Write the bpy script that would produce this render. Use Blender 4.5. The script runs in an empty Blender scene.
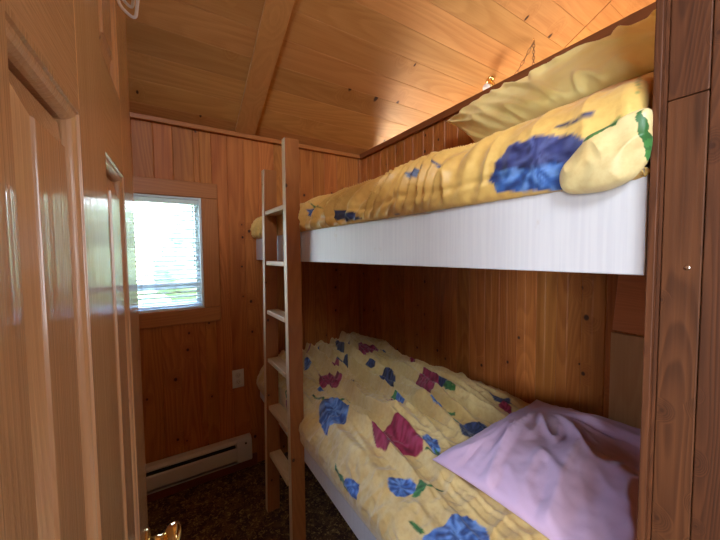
import bpy, math, random
from mathutils import Vector, noise
C = bpy.context.scene.collection
R = math.radians
random.seed(7)

# ------------------------------------------------------------------ helpers
class MB:
    def __init__(s): s.v = []; s.f = []; s.smooth = []
    def add(s, vs, fs, smooth=False):
        n = len(s.v); s.v += [tuple(v) for v in vs]
        s.f += [tuple(i + n for i in f) for f in fs]; s.smooth += [smooth] * len(fs); return s
    def box(s, a, b):
        (x0, y0, z0), (x1, y1, z1) = a, b
        return s.add([(x0,y0,z0),(x1,y0,z0),(x1,y1,z0),(x0,y1,z0),(x0,y0,z1),(x1,y0,z1),(x1,y1,z1),(x0,y1,z1)],
                     [(0,3,2,1),(4,5,6,7),(0,1,5,4),(1,2,6,5),(2,3,7,6),(3,0,4,7)])
    def hexa(s, p):      # 8 corner points, order as box
        return s.add(p, [(0,3,2,1),(4,5,6,7),(0,1,5,4),(1,2,6,5),(2,3,7,6),(3,0,4,7)])
    def loft(s, rings, smooth=True, closed=True, caps=True):
        n = len(rings[0]); vs = [v for r in rings for v in r]; fs = []
        for i in range(len(rings) - 1):
            for j in range(n if closed else n - 1):
                k = (j + 1) % n
                fs.append((i*n+j, i*n+k, (i+1)*n+k, (i+1)*n+j))
        base = len(s.v)
        s.add(vs, fs, smooth)
        if caps:
            s.f.append(tuple(base + j for j in reversed(range(n)))); s.smooth.append(False)
            m = (len(rings) - 1) * n
            s.f.append(tuple(base + m + j for j in range(n))); s.smooth.append(False)
        return s
    def tube(s, pts, r, n=10, caps=True):
        pts = [Vector(p) for p in pts]; rings = []; up = None
        for i, p in enumerate(pts):
            d = (pts[min(i+1, len(pts)-1)] - pts[max(i-1, 0)]).normalized()
            if up is None:
                up = Vector((0,0,1)) if abs(d.z) < .9 else Vector((1,0,0))
            a = d.cross(up).normalized(); up = a.cross(d).normalized()
            rr = r[i] if isinstance(r, (list, tuple)) else r
            rings.append([p + (a*math.cos(t) + up*math.sin(t))*rr for t in [2*math.pi*j/n for j in range(n)]])
        return s.loft(rings, True, True, caps)
    def lathe(s, prof, o, axis, n=32):      # prof: (distance along axis, radius)
        o = Vector(o); axis = Vector(axis).normalized()
        a = axis.orthogonal().normalized(); b = axis.cross(a)
        rings = [[o + axis*h + (a*math.cos(t)+b*math.sin(t))*max(r, 1e-4) for t in [2*math.pi*j/n for j in range(n)]] for h, r in prof]
        return s.loft(rings, True, True, True)

def obj(name, mb, mat, parent=None, bevel=0, colors=None, uvs=None):
    me = bpy.data.meshes.new(name)
    off = Vector(parent_loc(parent)) if parent else Vector((0,0,0))
    me.from_pydata([tuple(Vector(v) - off) for v in mb.v], [], mb.f)
    me.polygons.foreach_set('use_smooth', mb.smooth)
    me.update()
    if mat: me.materials.append(mat)
    if colors:
        ca = me.color_attributes.new('print', 'FLOAT_COLOR', 'POINT')
        ca.data.foreach_set('color', [c for col in colors for c in col])
    if uvs:
        ul = me.uv_layers.new(name='cloth')
        ul.data.foreach_set('uv', [c for l in me.loops for c in uvs[l.vertex_index]])
    o = bpy.data.objects.new(name, me); C.objects.link(o)
    if parent: o.parent = parent
    if bevel:
        m = o.modifiers.new('bevel', 'BEVEL'); m.width = bevel; m.segments = 2; m.limit_method = 'ANGLE'; m.angle_limit = R(40)
    return o
def parent_loc(p):
    v = Vector((0,0,0))
    while p: v += Vector(p.location); p = p.parent
    return v
def tag(o, label=None, cat=None, group=None, kind=None):
    if label: o['label'] = label
    if cat: o['category'] = cat
    if group: o['group'] = group
    if kind: o['kind'] = kind
    return o
def empty(name, loc, label=None, cat=None, group=None, kind=None):
    o = bpy.data.objects.new(name, None); C.objects.link(o); o.location = loc; o.empty_display_size = .05
    return tag(o, label, cat, group, kind)
def struct(name, mb, mat, parent=None, bevel=0):
    o = obj(name, mb, mat, parent, bevel)
    if not parent: o['kind'] = 'structure'
    return o
def centre(mb):
    xs = [v[0] for v in mb.v]; ys = [v[1] for v in mb.v]; zs = [v[2] for v in mb.v]
    return ((min(xs)+max(xs))/2, (min(ys)+max(ys))/2, min(zs))
def solo(name, mb, mat, label, cat, group=None, **k):     # a one-mesh thing whose origin sits at its base
    c = Vector(centre(mb)); mb.v = [tuple(Vector(v) - c) for v in mb.v]
    o = obj(name, mb, mat, None, **k); o.location = c
    return tag(o, label, cat, group)

# ------------------------------------------------------------------ materials
def newmat(name):
    m = bpy.data.materials.new(name); m.use_nodes = True
    nt = m.node_tree; return m, nt, nt.nodes['Principled BSDF']
def node(nt, t, **k):
    n = nt.nodes.new(t)
    for a, b in k.items():
        if a in n.inputs.keys(): n.inputs[a].default_value = b
        else: setattr(n, a, b)
    return n
def math_(nt, op, a, b=None, c=None, clamp=False):
    n = nt.nodes.new('ShaderNodeMath'); n.operation = op; n.use_clamp = clamp
    for i, x in enumerate((a, b, c)):
        if x is None: continue
        if isinstance(x, (int, float)): n.inputs[i].default_value = x
        else: nt.links.new(x, n.inputs[i])
    return n.outputs[0]
def mapr(nt, x, a, b, c=0, d=1, smooth=True):
    n = nt.nodes.new('ShaderNodeMapRange'); n.interpolation_type = 'SMOOTHSTEP' if smooth else 'LINEAR'
    nt.links.new(x, n.inputs[0])
    for i, v in zip((1,2,3,4), (a,b,c,d)): n.inputs[i].default_value = v
    return n.outputs[0]
def mix(nt, f, a, b, mode='MIX'):
    n = nt.nodes.new('ShaderNodeMix'); n.data_type = 'RGBA'; n.blend_type = mode
    for i, x in ((0, f), (6, a), (7, b)):
        if isinstance(x, (int, float)): n.inputs[i].default_value = x
        elif isinstance(x, tuple): n.inputs[i].default_value = (*x[:3], 1)
        else: nt.links.new(x, n.inputs[i])
    return n.outputs[2]
def wood(name, axis, light, dark, knot=(.06,.02,.008), rough=.42, knots=1.0, ring=26, var=.22, contrast=.75, coat=0, width=1.0, bump=.12, spec=.5):
    """axis: grain direction 0/1/2 in object space"""
    m, nt, bs = newmat(name)
    tc = node(nt, 'ShaderNodeTexCoord'); geo = node(nt, 'ShaderNodeNewGeometry')
    isl = geo.outputs['Random Per Island']
    off = node(nt, 'ShaderNodeCombineXYZ')
    for i, k in enumerate((37.3, 51.7, 83.1)): nt.links.new(math_(nt, 'MULTIPLY', isl, k), off.inputs[i])
    add = node(nt, 'ShaderNodeVectorMath', operation='ADD')
    nt.links.new(tc.outputs['Object'], add.inputs[0]); nt.links.new(off.outputs[0], add.inputs[1])
    def scaled(across, along):
        n = node(nt, 'ShaderNodeVectorMath', operation='MULTIPLY')
        s = [across]*3; s[axis] = along; n.inputs[1].default_value = s
        nt.links.new(add.outputs[0], n.inputs[0]); return n.outputs[0]
    # knots
    vor = node(nt, 'ShaderNodeTexVoronoi', Scale=1.0); vor.voronoi_dimensions = '2D'
    sx = node(nt, 'ShaderNodeSeparateXYZ'); nt.links.new(scaled(8.0/width, 6.6/width), sx.inputs[0]); cb = node(nt, 'ShaderNodeCombineXYZ')
    o_ = [i for i in range(3) if i != axis]
    nt.links.new(math_(nt, 'ADD', sx.outputs[o_[0]], sx.outputs[o_[1]]), cb.inputs[0]); nt.links.new(sx.outputs[axis], cb.inputs[1]); nt.links.new(cb.outputs[0], vor.inputs['Vector'])
    sep = node(nt, 'ShaderNodeSeparateColor'); nt.links.new(vor.outputs['Color'], sep.inputs[0])
    has = math_(nt, 'LESS_THAN', sep.outputs[0], .34*knots)
    sz = math_(nt, 'MULTIPLY_ADD', sep.outputs[1], .8, .5)
    dist = math_(nt, 'DIVIDE', vor.outputs['Distance'], sz)
    km = math_(nt, 'MULTIPLY', mapr(nt, dist, .035, .075, 1, 0), has)
    halo = math_(nt, 'MULTIPLY', mapr(nt, dist, .08, .36, 1, 0), has)
    # rings: contour lines of a stretched noise give cathedral grain
    nz = node(nt, 'ShaderNodeTexNoise', Scale=1.0, Detail=1.5, Roughness=.4); nt.links.new(scaled(5.0/width, .55/width), nz.inputs['Vector'])
    rv = math_(nt, 'ADD', nz.outputs[0], math_(nt, 'MULTIPLY', halo, .16))
    saw = math_(nt, 'FRACT', math_(nt, 'MULTIPLY', rv, ring))
    ringm = math_(nt, 'MULTIPLY', mapr(nt, saw, 0, .75, 0, 1), mapr(nt, saw, .78, 1.0, 1, 0))
    fine = node(nt, 'ShaderNodeTexNoise', Scale=1.0, Detail=4, Roughness=.6); nt.links.new(scaled(170, 4), fine.inputs['Vector'])
    broad = node(nt, 'ShaderNodeTexNoise', Scale=1.0, Detail=2); nt.links.new(scaled(14, 1.2), broad.inputs['Vector'])
    f = math_(nt, 'MULTIPLY_ADD', ringm, .34*contrast, math_(nt, 'MULTIPLY', mapr(nt, fine.outputs[0], .3, .7), .26*contrast))
    f = math_(nt, 'ADD', f, math_(nt, 'MULTIPLY', mapr(nt, broad.outputs[0], .35, .7), .35*contrast))
    col = mix(nt, math_(nt, 'MINIMUM', f, 1.0), light, dark)
    col = mix(nt, math_(nt, 'MULTIPLY', halo, .38), col, dark)
    col = mix(nt, km, col, knot)
    hs = node(nt, 'ShaderNodeHueSaturation')
    nt.links.new(math_(nt, 'MULTIPLY_ADD', isl, 2*var, 1-var), hs.inputs['Value'])
    isl2 = math_(nt, 'FRACT', math_(nt, 'MULTIPLY', isl, 17.37))
    nt.links.new(math_(nt, 'MULTIPLY_ADD', isl2, .010, .494), hs.inputs['Hue'])
    nt.links.new(col, hs.inputs['Color']); nt.links.new(hs.outputs[0], bs.inputs['Base Color'])
    nt.links.new(math_(nt, 'MULTIPLY_ADD', fine.outputs[0], .18, rough-.09), bs.inputs['Roughness'])
    bp = node(nt, 'ShaderNodeBump', Strength=bump, Distance=.002); nt.links.new(math_(nt, 'ADD', f, fine.outputs[0]), bp.inputs['Height'])
    nt.links.new(bp.outputs[0], bs.inputs['Normal'])
    bs.inputs['Specular IOR Level'].default_value = spec
    if coat: bs.inputs['Coat Weight'].default_value = coat; bs.inputs['Coat Roughness'].default_value = .15
    if coat > .5:
        st = node(nt, 'ShaderNodeTexNoise', Scale=1.0, Detail=2); nt.links.new(scaled(420, 1.2), st.inputs['Vector'])
        b2 = node(nt, 'ShaderNodeBump', Strength=1, Distance=.0005); nt.links.new(st.outputs[0], b2.inputs['Height']); nt.links.new(b2.outputs[0], bs.inputs['Coat Normal'])
    return m
def plain(name, col, rough=.5, metal=0, noise_amt=.06, nscale=30, bump=0, coat=0):
    m, nt, bs = newmat(name)
    tc = node(nt, 'ShaderNodeTexCoord'); nz = node(nt, 'ShaderNodeTexNoise', Scale=nscale, Detail=4)
    nt.links.new(tc.outputs['Object'], nz.inputs['Vector'])
    d = tuple(c*(1-noise_amt*2) for c in col)
    nt.links.new(mix(nt, nz.outputs[0], col, d), bs.inputs['Base Color'])
    bs.inputs['Roughness'].default_value = rough; bs.inputs['Metallic'].default_value = metal
    if coat: bs.inputs['Coat Weight'].default_value = coat
    if bump:
        b = node(nt, 'ShaderNodeBump', Strength=bump, Distance=.002); nt.links.new(nz.outputs[0], b.inputs['Height']); nt.links.new(b.outputs[0], bs.inputs['Normal'])
    return m

PL, PD = (.60,.285,.100), (.36,.135,.038)
M = {}
M['wall_v'] = wood('pine_vertical', 2, (.56,.212,.048), (.30,.088,.017), rough=.45, var=.12, contrast=1.0, spec=.35)
M['ceil'] = wood('pine_ceiling', 0, (.57,.295,.095), (.39,.170,.045), rough=.55, spec=.3, knots=1.0, ring=22, width=1.25, var=.12, contrast=.8)
M['trim_x'] = wood('pine_trim_across', 0, (.50,.20,.050), (.33,.11,.024), knots=.3, var=.06)
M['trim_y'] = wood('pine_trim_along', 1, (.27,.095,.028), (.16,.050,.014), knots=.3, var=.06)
M['trim_z'] = wood('pine_trim_upright', 2, (.50,.20,.050), (.33,.11,.024), knots=.5, var=.06)
M['jamb'] = wood('stained_stud', 2, (.165,.060,.021), (.052,.018,.007), knots=.6, rough=.55, var=.16, width=.35, contrast=1.0, spec=.25)
M['base_x'] = wood('stained_baseboard', 0, (.22,.065,.028), (.12,.03,.014), knots=.2, var=.05)
M['door_z'] = wood('door_pine', 2, (.60,.335,.145), (.45,.225,.085), rough=.42, knots=.12, ring=26, width=.45, var=.03, contrast=.75, coat=1.0, bump=.25)
M['door_y'] = wood('door_pine_rail', 1, (.60,.335,.145), (.45,.225,.085), rough=.42, knots=.1, ring=26, width=.45, var=.03, contrast=.75, coat=1.0, bump=.25)
M['ladder'] = wood('ladder_pine', 2, (.38,.148,.038), (.22,.072,.016), knots=.4, rough=.4, var=.05, width=.8)
M['rung'] = wood('rung_pine', 1, (.72,.50,.26), (.55,.34,.15), knots=.2, rough=.45, var=.08, width=.6)
M['lit_edge_z'] = wood('lit_pine_edge', 2, (.74,.56,.32), (.60,.42,.21), knots=.1, rough=.45, var=.04, width=.6)  # ladder pine made paler: daylight on the post edges put into the colour
M['block'] = wood('block_pine', 1, (.74,.30,.10), (.55,.19,.06), knots=0, var=.02, width=.5)
M['pale_stud'] = wood('pale_stud', 2, (.66,.43,.19), (.50,.28,.10), knots=.1, var=.02)
M['brass'] = plain('polished_brass', (.85,.60,.25), .14, 1, .02)
M['chrome'] = plain('satin_steel', (.75,.74,.72), .2, 1, .02)
M['plastic'] = plain('white_plastic', (.72,.71,.68), .35, 0, .01)
M['enamel'] = plain('white_enamel', (.62,.59,.55), .38, 0, .03, 8)
M['slot'] = plain('dark_slot', (.02,.018,.016), .6)
M['slat'] = plain('blind_vinyl', (.86,.88,.90), .4, 0, .01)
_nt = M['slat'].node_tree; _tl = _nt.nodes.new('ShaderNodeBsdfTranslucent'); _tl.inputs[0].default_value = (.9,.93,.95,1); _mx = _nt.nodes.new('ShaderNodeMixShader'); _mx.inputs[0].default_value = .35
_nt.links.new(_nt.nodes['Principled BSDF'].outputs[0], _mx.inputs[1]); _nt.links.new(_tl.outputs[0], _mx.inputs[2]); _nt.links.new(_mx.outputs[0], _nt.nodes['Material Output'].inputs[0])
M['vinyl'] = plain('window_vinyl', (.74,.80,.82), .35, 0, .01)
M['wire'] = plain('white_coated_wire', (.80,.80,.84), .3, 0, .01)
M['glass_white'] = plain('opal_glass', (.9,.88,.84), .15, 0, .01)
M['plaster'] = plain('far_room_panel', (.34,.20,.11), .6, 0, .1, 4)

def painted():
    m, nt, bs = newmat('white_painted_board')
    tc = node(nt, 'ShaderNodeTexCoord'); mp = node(nt, 'ShaderNodeMapping'); mp.inputs['Scale'].default_value = (120, 160, 4)
    nt.links.new(tc.outputs['Object'], mp.inputs[0])
    nz = node(nt, 'ShaderNodeTexNoise', Scale=1, Detail=3); nt.links.new(mp.outputs[0], nz.inputs['Vector'])
    n2 = node(nt, 'ShaderNodeTexNoise', Scale=18, Detail=5); nt.links.new(tc.outputs['Object'], n2.inputs['Vector'])
    c = mix(nt, mapr(nt, nz.outputs[0], .35, .65, 0, 1), (.70,.70,.735), (.655,.655,.70))
    c = mix(nt, mapr(nt, n2.outputs[0], .66, .76, 0, .5), c, (.52,.44,.38))
    nt.links.new(c, bs.inputs['Base Color']); bs.inputs['Roughness'].default_value = .45
    b = node(nt, 'ShaderNodeBump', Strength=.25, Distance=.001); nt.links.new(nz.outputs[0], b.inputs['Height']); nt.links.new(b.outputs[0], bs.inputs['Normal'])
    return m
M['white'] = painted()

def carpet():
    m, nt, bs = newmat('mottled_carpet')
    tc = node(nt, 'ShaderNodeTexCoord')
    v = node(nt, 'ShaderNodeTexNoise', Scale=55, Detail=3, Roughness=.65, Distortion=1.2); nt.links.new(tc.outputs['Object'], v.inputs['Vector'])
    w = node(nt, 'ShaderNodeTexNoise', Scale=16, Detail=3); nt.links.new(tc.outputs['Object'], w.inputs['Vector'])
    c = mix(nt, mapr(nt, w.outputs[0], .4, .62), (.055,.020,.010), (.13,.062,.022))
    c = mix(nt, mapr(nt, v.outputs[0], .53, .66, 0, .9), c, (.40,.25,.085))
    c = mix(nt, mapr(nt, v.outputs[0], .36, .44, .8, 0), c, (.025,.010,.006))
    nt.links.new(c, bs.inputs['Base Color']); bs.inputs['Roughness'].default_value = .95
    b = node(nt, 'ShaderNodeBump', Strength=.8, Distance=.008); nt.links.new(v.outputs[0], b.inputs['Height']); nt.links.new(b.outputs[0], bs.inputs['Normal'])
    return m
M['carpet'] = carpet()

def cloth_print(name, rough, sheen=.3, bump=.15):
    m, nt, bs = newmat(name)
    a = node(nt, 'ShaderNodeVertexColor', layer_name='print')
    tc = node(nt, 'ShaderNodeTexCoord')
    nz = node(nt, 'ShaderNodeTexNoise', Scale=60, Detail=4, Roughness=.6); nt.links.new(tc.outputs['Object'], nz.inputs['Vector'])
    c = mix(nt, mapr(nt, nz.outputs[0], .35, .7, 0, .22), a.outputs[0], (.62,.36,.12), 'MULTIPLY')
    nt.links.new(c, bs.inputs['Base Color']); bs.inputs['Roughness'].default_value = rough
    bs.inputs['Sheen Weight'].default_value = sheen
    b = node(nt, 'ShaderNodeBump', Strength=bump, Distance=.004); nt.links.new(nz.outputs[0], b.inputs['Height']); nt.links.new(b.outputs[0], bs.inputs['Normal'])
    return m
M['quilt'] = cloth_print('floral_cotton', .7)
M['satin'] = cloth_print('floral_sateen', .42, .15)
def cloth(name, col, col2, rough=.75, sheen=.3, sc=9):
    m, nt, bs = newmat(name)
    tc = node(nt, 'ShaderNodeTexCoord'); nz = node(nt, 'ShaderNodeTexNoise', Scale=sc, Detail=5); nt.links.new(tc.outputs['Object'], nz.inputs['Vector'])
    nt.links.new(mix(nt, mapr(nt, nz.outputs[0], .35, .65), col, col2), bs.inputs['Base Color'])
    bs.inputs['Roughness'].default_value = rough; bs.inputs['Sheen Weight'].default_value = sheen
    n2 = node(nt, 'ShaderNodeTexNoise', Scale=40, Detail=3); nt.links.new(tc.outputs['Object'], n2.inputs['Vector'])
    b = node(nt, 'ShaderNodeBump', Strength=.12, Distance=.004); nt.links.new(n2.outputs[0], b.inputs['Height']); nt.links.new(b.outputs[0], bs.inputs['Normal'])
    return m
M['pink'] = cloth('lilac_pink_cotton', (.72,.51,.72), (.68,.47,.67))
M['yellow'] = cloth('pale_yellow_sateen', (.96,.85,.36), (.92,.77,.27), .48, .15)
M['mattress'] = cloth('mattress_ticking', (.7,.68,.64), (.62,.6,.57))
def glass():
    m, nt, bs = newmat('window_glass'); nt.nodes.remove(bs)
    out = nt.nodes['Material Output']; tr = node(nt, 'ShaderNodeBsdfTransparent'); gl = node(nt, 'ShaderNodeBsdfGlossy', Roughness=.02)
    fr = node(nt, 'ShaderNodeFresnel', IOR=1.45); mx = node(nt, 'ShaderNodeMixShader')
    nt.links.new(fr.outputs[0], mx.inputs[0]); nt.links.new(tr.outputs[0], mx.inputs[1]); nt.links.new(gl.outputs[0], mx.inputs[2]); nt.links.new(mx.outputs[0], out.inputs[0])
    return m
M['glass'] = glass()
M['lawn'] = plain('lawn_grass', (.20,.30,.10), .9, 0, .3, 3)
M['leaves'] = plain('hedge_leaves', (.17,.25,.12), .8, 0, .35, 5)
M['bark'] = plain('tree_bark', (.12,.08,.05), .9, 0, .3, 12)

# ------------------------------------------------------------------ room constants (metres)
D = 2.10; SX = 1.37; BX = .567; LX = -.72; TOP = 2.12; SL = .536
def zc(y): return TOP + SL*(D - y)

# ------------------------------------------------------------------ boarded walls
def board(mb, o, a, n, w, h0, h1, t=.02, g=.0032, bead=False):
    """vertical board: origin o (xy), along a, outward normal n, width w, z from h0 to h1 (h may be (left,right))"""
    o = Vector((*o, 0)); a = Vector((*a, 0)); n = Vector((*n, 0))
    prof = [(0, -t), (0, -g), (g, 0)]
    if bead: prof += [(w*.5-.006, 0), (w*.5-.003, -.0014), (w*.5, 0)]
    prof += [(w-g, 0), (w, -g), (w, -t)]
    f = lambda h, s: h if isinstance(h, (int, float)) else h[0] + (h[1]-h[0])*s/w
    r0 = [o + a*s + n*d + Vector((0,0,f(h0, s))) for s, d in prof]
    r1 = [o + a*s + n*d + Vector((0,0,f(h1, s))) for s, d in prof]
    mb.loft([r0, r1], smooth=False)
def run(mb, o, a, n, L, widths, zfun, bead=False, holes=(), t=.02):
    s = 0; i = 0
    while s < L - .003:
        w = min(widths[i % len(widths)], L - s)
        cuts = [(s, w, zfun(s)[0], zfun(s)[1], zfun(s+w)[1])]
        for h0, h1, z0, z1 in holes:
            nc = []
            for (cs, cw, b, t0, t1) in cuts:
                e = cs + cw
                if e <= h0 + 1e-6 or cs >= h1 - 1e-6 or b >= z1: nc.append((cs, cw, b, t0, t1)); continue
                if cs < h0: nc.append((cs, h0-cs, b, t0, t1))
                if e > h1: nc.append((h1, e-h1, b, t0, t1))
                m0, m1 = max(cs, h0), min(e, h1)
                nc.append((m0, m1-m0, b, z0, z0)); nc.append((m0, m1-m0, z1, t0, t1))
            cuts = nc
        for (cs, cw, b, t0, t1) in cuts:
            if cw < .004: continue
            board(mb, Vector(o) + Vector(a)*cs, a, n, cw, b, (t0, t1), t=t, bead=bead and cw > .07)
        s += w; i += 1

WX0, WX1, WZ0, WZ1 = -.345, .256, 1.058, 1.700
mb = MB()
run(mb, (LX, D), (1, 0), (0, -1), SX+.0-LX, [.094, .088, .097, .091, .102], lambda s: (0, TOP), holes=[(WX0-LX, WX1-LX, WZ0, WZ1)])
# outer skin of the same wall behind the boards, with both windows' openings
for (x0, x1, z0, z1) in ((-2.5, WX0, 0, 2.12), (WX1, 1.75, 0, 2.12), (2.35, 3.3, 0, 2.12), (WX0, WX1, 0, WZ0), (WX0, WX1, WZ1, 2.12), (1.75, 2.35, 0, 1.06), (1.75, 2.35, 1.70, 2.12)):
    mb.box((x0, D+.021, z0), (x1, D+.12, z1))
struct('wall_back', mb, M['wall_v'])
mb = MB()   # side partition: rises a touch towards the doorway, open above
ptop = lambda y: 2.112 + (D - y)*.014
run(mb, (SX, D), (0, -1), (-1, 0), D-.13, [.088, .082, .09, .079, .086], lambda s: (0, ptop(D-s)), bead=True)
run(mb, (SX+.10, D), (0, -1), (1, 0), D-.13, [.09, .085], lambda s: (0, ptop(D-s)))
mb.box((SX+.021, .13, 0), (SX+.079, D, 2.11))
struct('wall_right', mb, M['wall_v'])
mb = MB()
run(mb, (LX, .13), (0, 1), (1, 0), D-.13, [.09, .095], lambda s: (0, zc(.13+s)-.02))
mb.hexa([(LX-.1,0,0),(LX-.021,0,0),(LX-.021,D,0),(LX-.1,D,0),(LX-.1,0,zc(0)-.02),(LX-.021,0,zc(0)-.02),(LX-.021,D,TOP-.02),(LX-.1,D,TOP-.02)])
wl = struct('wall_left', mb, M['wall_v'])
mb = MB()   # doorway wall, open above like the side partition
JX0, JX1 = -.112, .572
run(mb, (LX, .13), (1, 0), (0, 1), JX0-LX-.02, [.092], lambda s: (0, 2.12))
run(mb, (JX1+.004, .152), (1, 0), (0, 1), SX-JX1-.006, [.092], lambda s: (0, 2.12))
mb.box((LX, .0, 0), (JX0-.02, .109, 2.12)); mb.box((JX1+.004, -.06, 0), (SX+.1, .131, 2.12))
mb.box((JX0-.02, .0, 2.03), (JX1+.004, .109, 2.12))
struct('wall_front', mb, M['wall_v'])
# floor, ceiling
struct('floor', MB().box((-2.5, -2.3, -.05), (3.3, D+.12, 0)), M['carpet'])
def ceil_pt(x, y, d=0):   # d: distance below the ceiling surface
    k = math.sqrt(1+SL*SL); return (x, y - SL*d/k, zc(y) - d/k)
mb = MB(); y = D + .12; edges = []
yy = 1.074
while yy < D + .02: yy += .1205
while yy > -.5: edges.append(yy); yy -= .1205
edges.append(-.52)
for k in range(len(edges)-1):
    ya, yb = edges[k], edges[k+1]
    for xa, xb in ((-2.5, 2.266), (2.274, 3.3)):
        g = .0022
        P = []
        for X in (xa, xb):
            P.append([ceil_pt(X, ya, -.02), ceil_pt(X, ya, -g), ceil_pt(X, ya-g, 0), ceil_pt(X, yb+g, 0), ceil_pt(X, yb, -g), ceil_pt(X, yb, -.02)])
        mb.loft(P, smooth=False)
mb.hexa([ceil_pt(-2.5, -.52, -.05), ceil_pt(3.3, -.52, -.05), ceil_pt(3.3, D+.1, -.05), ceil_pt(-2.5, D+.1, -.05),
         ceil_pt(-2.5, -.52, -.09), ceil_pt(3.3, -.52, -.09), ceil_pt(3.3, D+.1, -.09), ceil_pt(-2.5, D+.1, -.09)])
zr = zc(-.5)
mb.hexa([(-2.5,-2.3,zr-.02),(3.3,-2.3,zr-.02),(3.3,-.5,zr),(-2.5,-.5,zr),(-2.5,-2.3,zr+.08),(3.3,-2.3,zr+.08),(3.3,-.5,zr+.1),(-2.5,-.5,zr+.1)])
struct('ceiling', mb, M['ceil'])
mb = MB()   # flat batten running up the slope
mb.hexa([ceil_pt(.455, -.45, .018), ceil_pt(.572, -.45, .018), ceil_pt(.572, D-.012, .018), ceil_pt(.455, D-.012, .018),
         ceil_pt(.455, -.45, 0), ceil_pt(.572, -.45, 0), ceil_pt(.572, D-.012, 0), ceil_pt(.455, D-.012, 0)])
struct('trim_1', mb, wood('pine_batten', 1, (.57,.295,.095), (.42,.19,.052), knots=.5, var=.03), bevel=.003)
# trims at the wall tops
struct('trim_2', MB().box((LX, D-.022, TOP-.032), (SX, D-.0005, TOP-.004)), M['trim_x'], bevel=.005)
mb = MB()
mb.hexa([(SX-.02,.16,ptop(.16)-.03),(SX+.12,.16,ptop(.16)-.03),(SX+.12,D-.024,ptop(D)-.03),(SX-.02,D-.024,ptop(D)-.03),
         (SX-.02,.16,ptop(.16)+.012),(SX+.12,.16,ptop(.16)+.012),(SX+.12,D-.024,ptop(D)+.006),(SX-.02,D-.024,ptop(D)+.006)])
struct('trim_3', mb, M['trim_y'], bevel=.003)
struct('trim_4', MB().box((SX-.02, D-.02, 0), (SX, D-.0005, ptop(D)-.033)), M['trim_z'], bevel=.003)
# baseboard
struct('baseboard_back', MB().box((LX, D-.016, 0), (BX-.03, D-.0005, .075)), M['base_x'], bevel=.003)
# exposed stud ends at the doorway edge (faces look across the room)
mb = MB(); mb.box((JX1-.022, .143, 0), (JX1-.0035+.006, .1515, 2.12)); struct('trim_5', mb, M['jamb'], bevel=.0012)
mb = MB(); mb.box((JX1-.014, .1395, 0), (JX1+.0025, .1427, 2.12)); struct('trim_6', mb, M['jamb'])
def stud(y0, y1, z0, z1, x=JX1-.012): return MB().box((x, y0, z0), (x+.0145, y1, z1))
mb = MB()
mb.box((JX1-.012, .1022, 1.560), (JX1+.0025, .139, 2.12)); mb.box((JX1-.0125, .1022, 0), (JX1+.0025, .139, 1.5588))
struct('trim_7', mb, M['jamb'], bevel=.0012)
mb = MB(); mb.box((JX1-.012, .064, 0), (JX1+.0025, .1014, 2.12)); mb.box((JX1-.012, .026, 0), (JX1+.0025, .0632, 2.12)); mb.box((JX1-.012, -.06, 0), (JX1+.0025, .0252, 2.12))
struct('trim_10', MB().lathe([(0,.0032),(.0008,.003),(.001,.0015)], (JX1-.0125, .1145, 1.348), (-1,0,0), 14), M['chrome'])
struct('trim_8', mb, M['jamb'], bevel=.0012)
struct('trim_9', MB().box((JX0-.02, .0, 0), (JX0-.002, .13, 2.03)), M['trim_z'], bevel=.002)
# main room shell behind the camera and neighbour room
mb = MB()
struct('wall_far_front', MB().box((-2.5, -2.4, 0), (3.3, -2.3, 3.5)), M['plaster'])
struct('wall_far_left', MB().box((-2.6, -2.4, 0), (-2.5, D+.12, 3.7)), M['plaster'])
struct('wall_far_right', MB().box((3.3, -2.4, 0), (3.4, D+.12, 3.7)), M['plaster'])

# ------------------------------------------------------------------ window
w = empty('window_1', ((WX0+WX1)/2, D, WZ0), kind='structure')
mb = MB(); c = .088; y0, y1 = D-.018, D-.0005
mb.box((WX0-c, y0, WZ1), (WX1+c, y1, WZ1+c)); mb.box((WX0-c, y0, WZ0-c+.004), (WX1+c, y1, WZ0))
obj('casing', mb, M['trim_x'], w, bevel=.004)
for xa in (WX0-c, WX1): obj('casing', MB().box((xa, y0, WZ0+.0006), (xa+c, y1, WZ1-.0006)), M['trim_z'], w, bevel=.004)
mb = MB(); t = .012
mb.box((WX0+.001, D-.01, WZ0+.001), (WX1-.001, D+.075, WZ0+t)); mb.box((WX0+.001, D-.01, WZ1-t), (WX1-.001, D+.075, WZ1-.001))
mb.box((WX0+.001, D-.01, WZ0+t), (WX0+t, D+.075, WZ1-t)); mb.box((WX1-t, D-.01, WZ0+t), (WX1-.001, D+.075, WZ1-t))
obj('jamb_liner', mb, M['vinyl'], w)
mb = MB(); f = .026
a0, a1, b0, b1 = WX0+t, WX1-t, WZ0+t, WZ1-t; f = .02
ya, yb = D+.055, D+.085
mb.box((a0, ya, b0), (a1, yb, b0+f)); mb.box((a0, ya, b1-f), (a1, yb, b1)); mb.box((a0, ya, b0+f), (a0+f, yb, b1-f)); mb.box((a1-f, ya, b0+f), (a1, yb, b1-f))
mb.box((a0+f, ya-.004, 1.172), (a1-f, yb, 1.204))
obj('sash', mb, M['vinyl'], w, bevel=.002)
obj('pane', MB().box((a0+f, D+.068, b0+f), (a1-f, D+.072, b1-f)), M['glass'], w)

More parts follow.
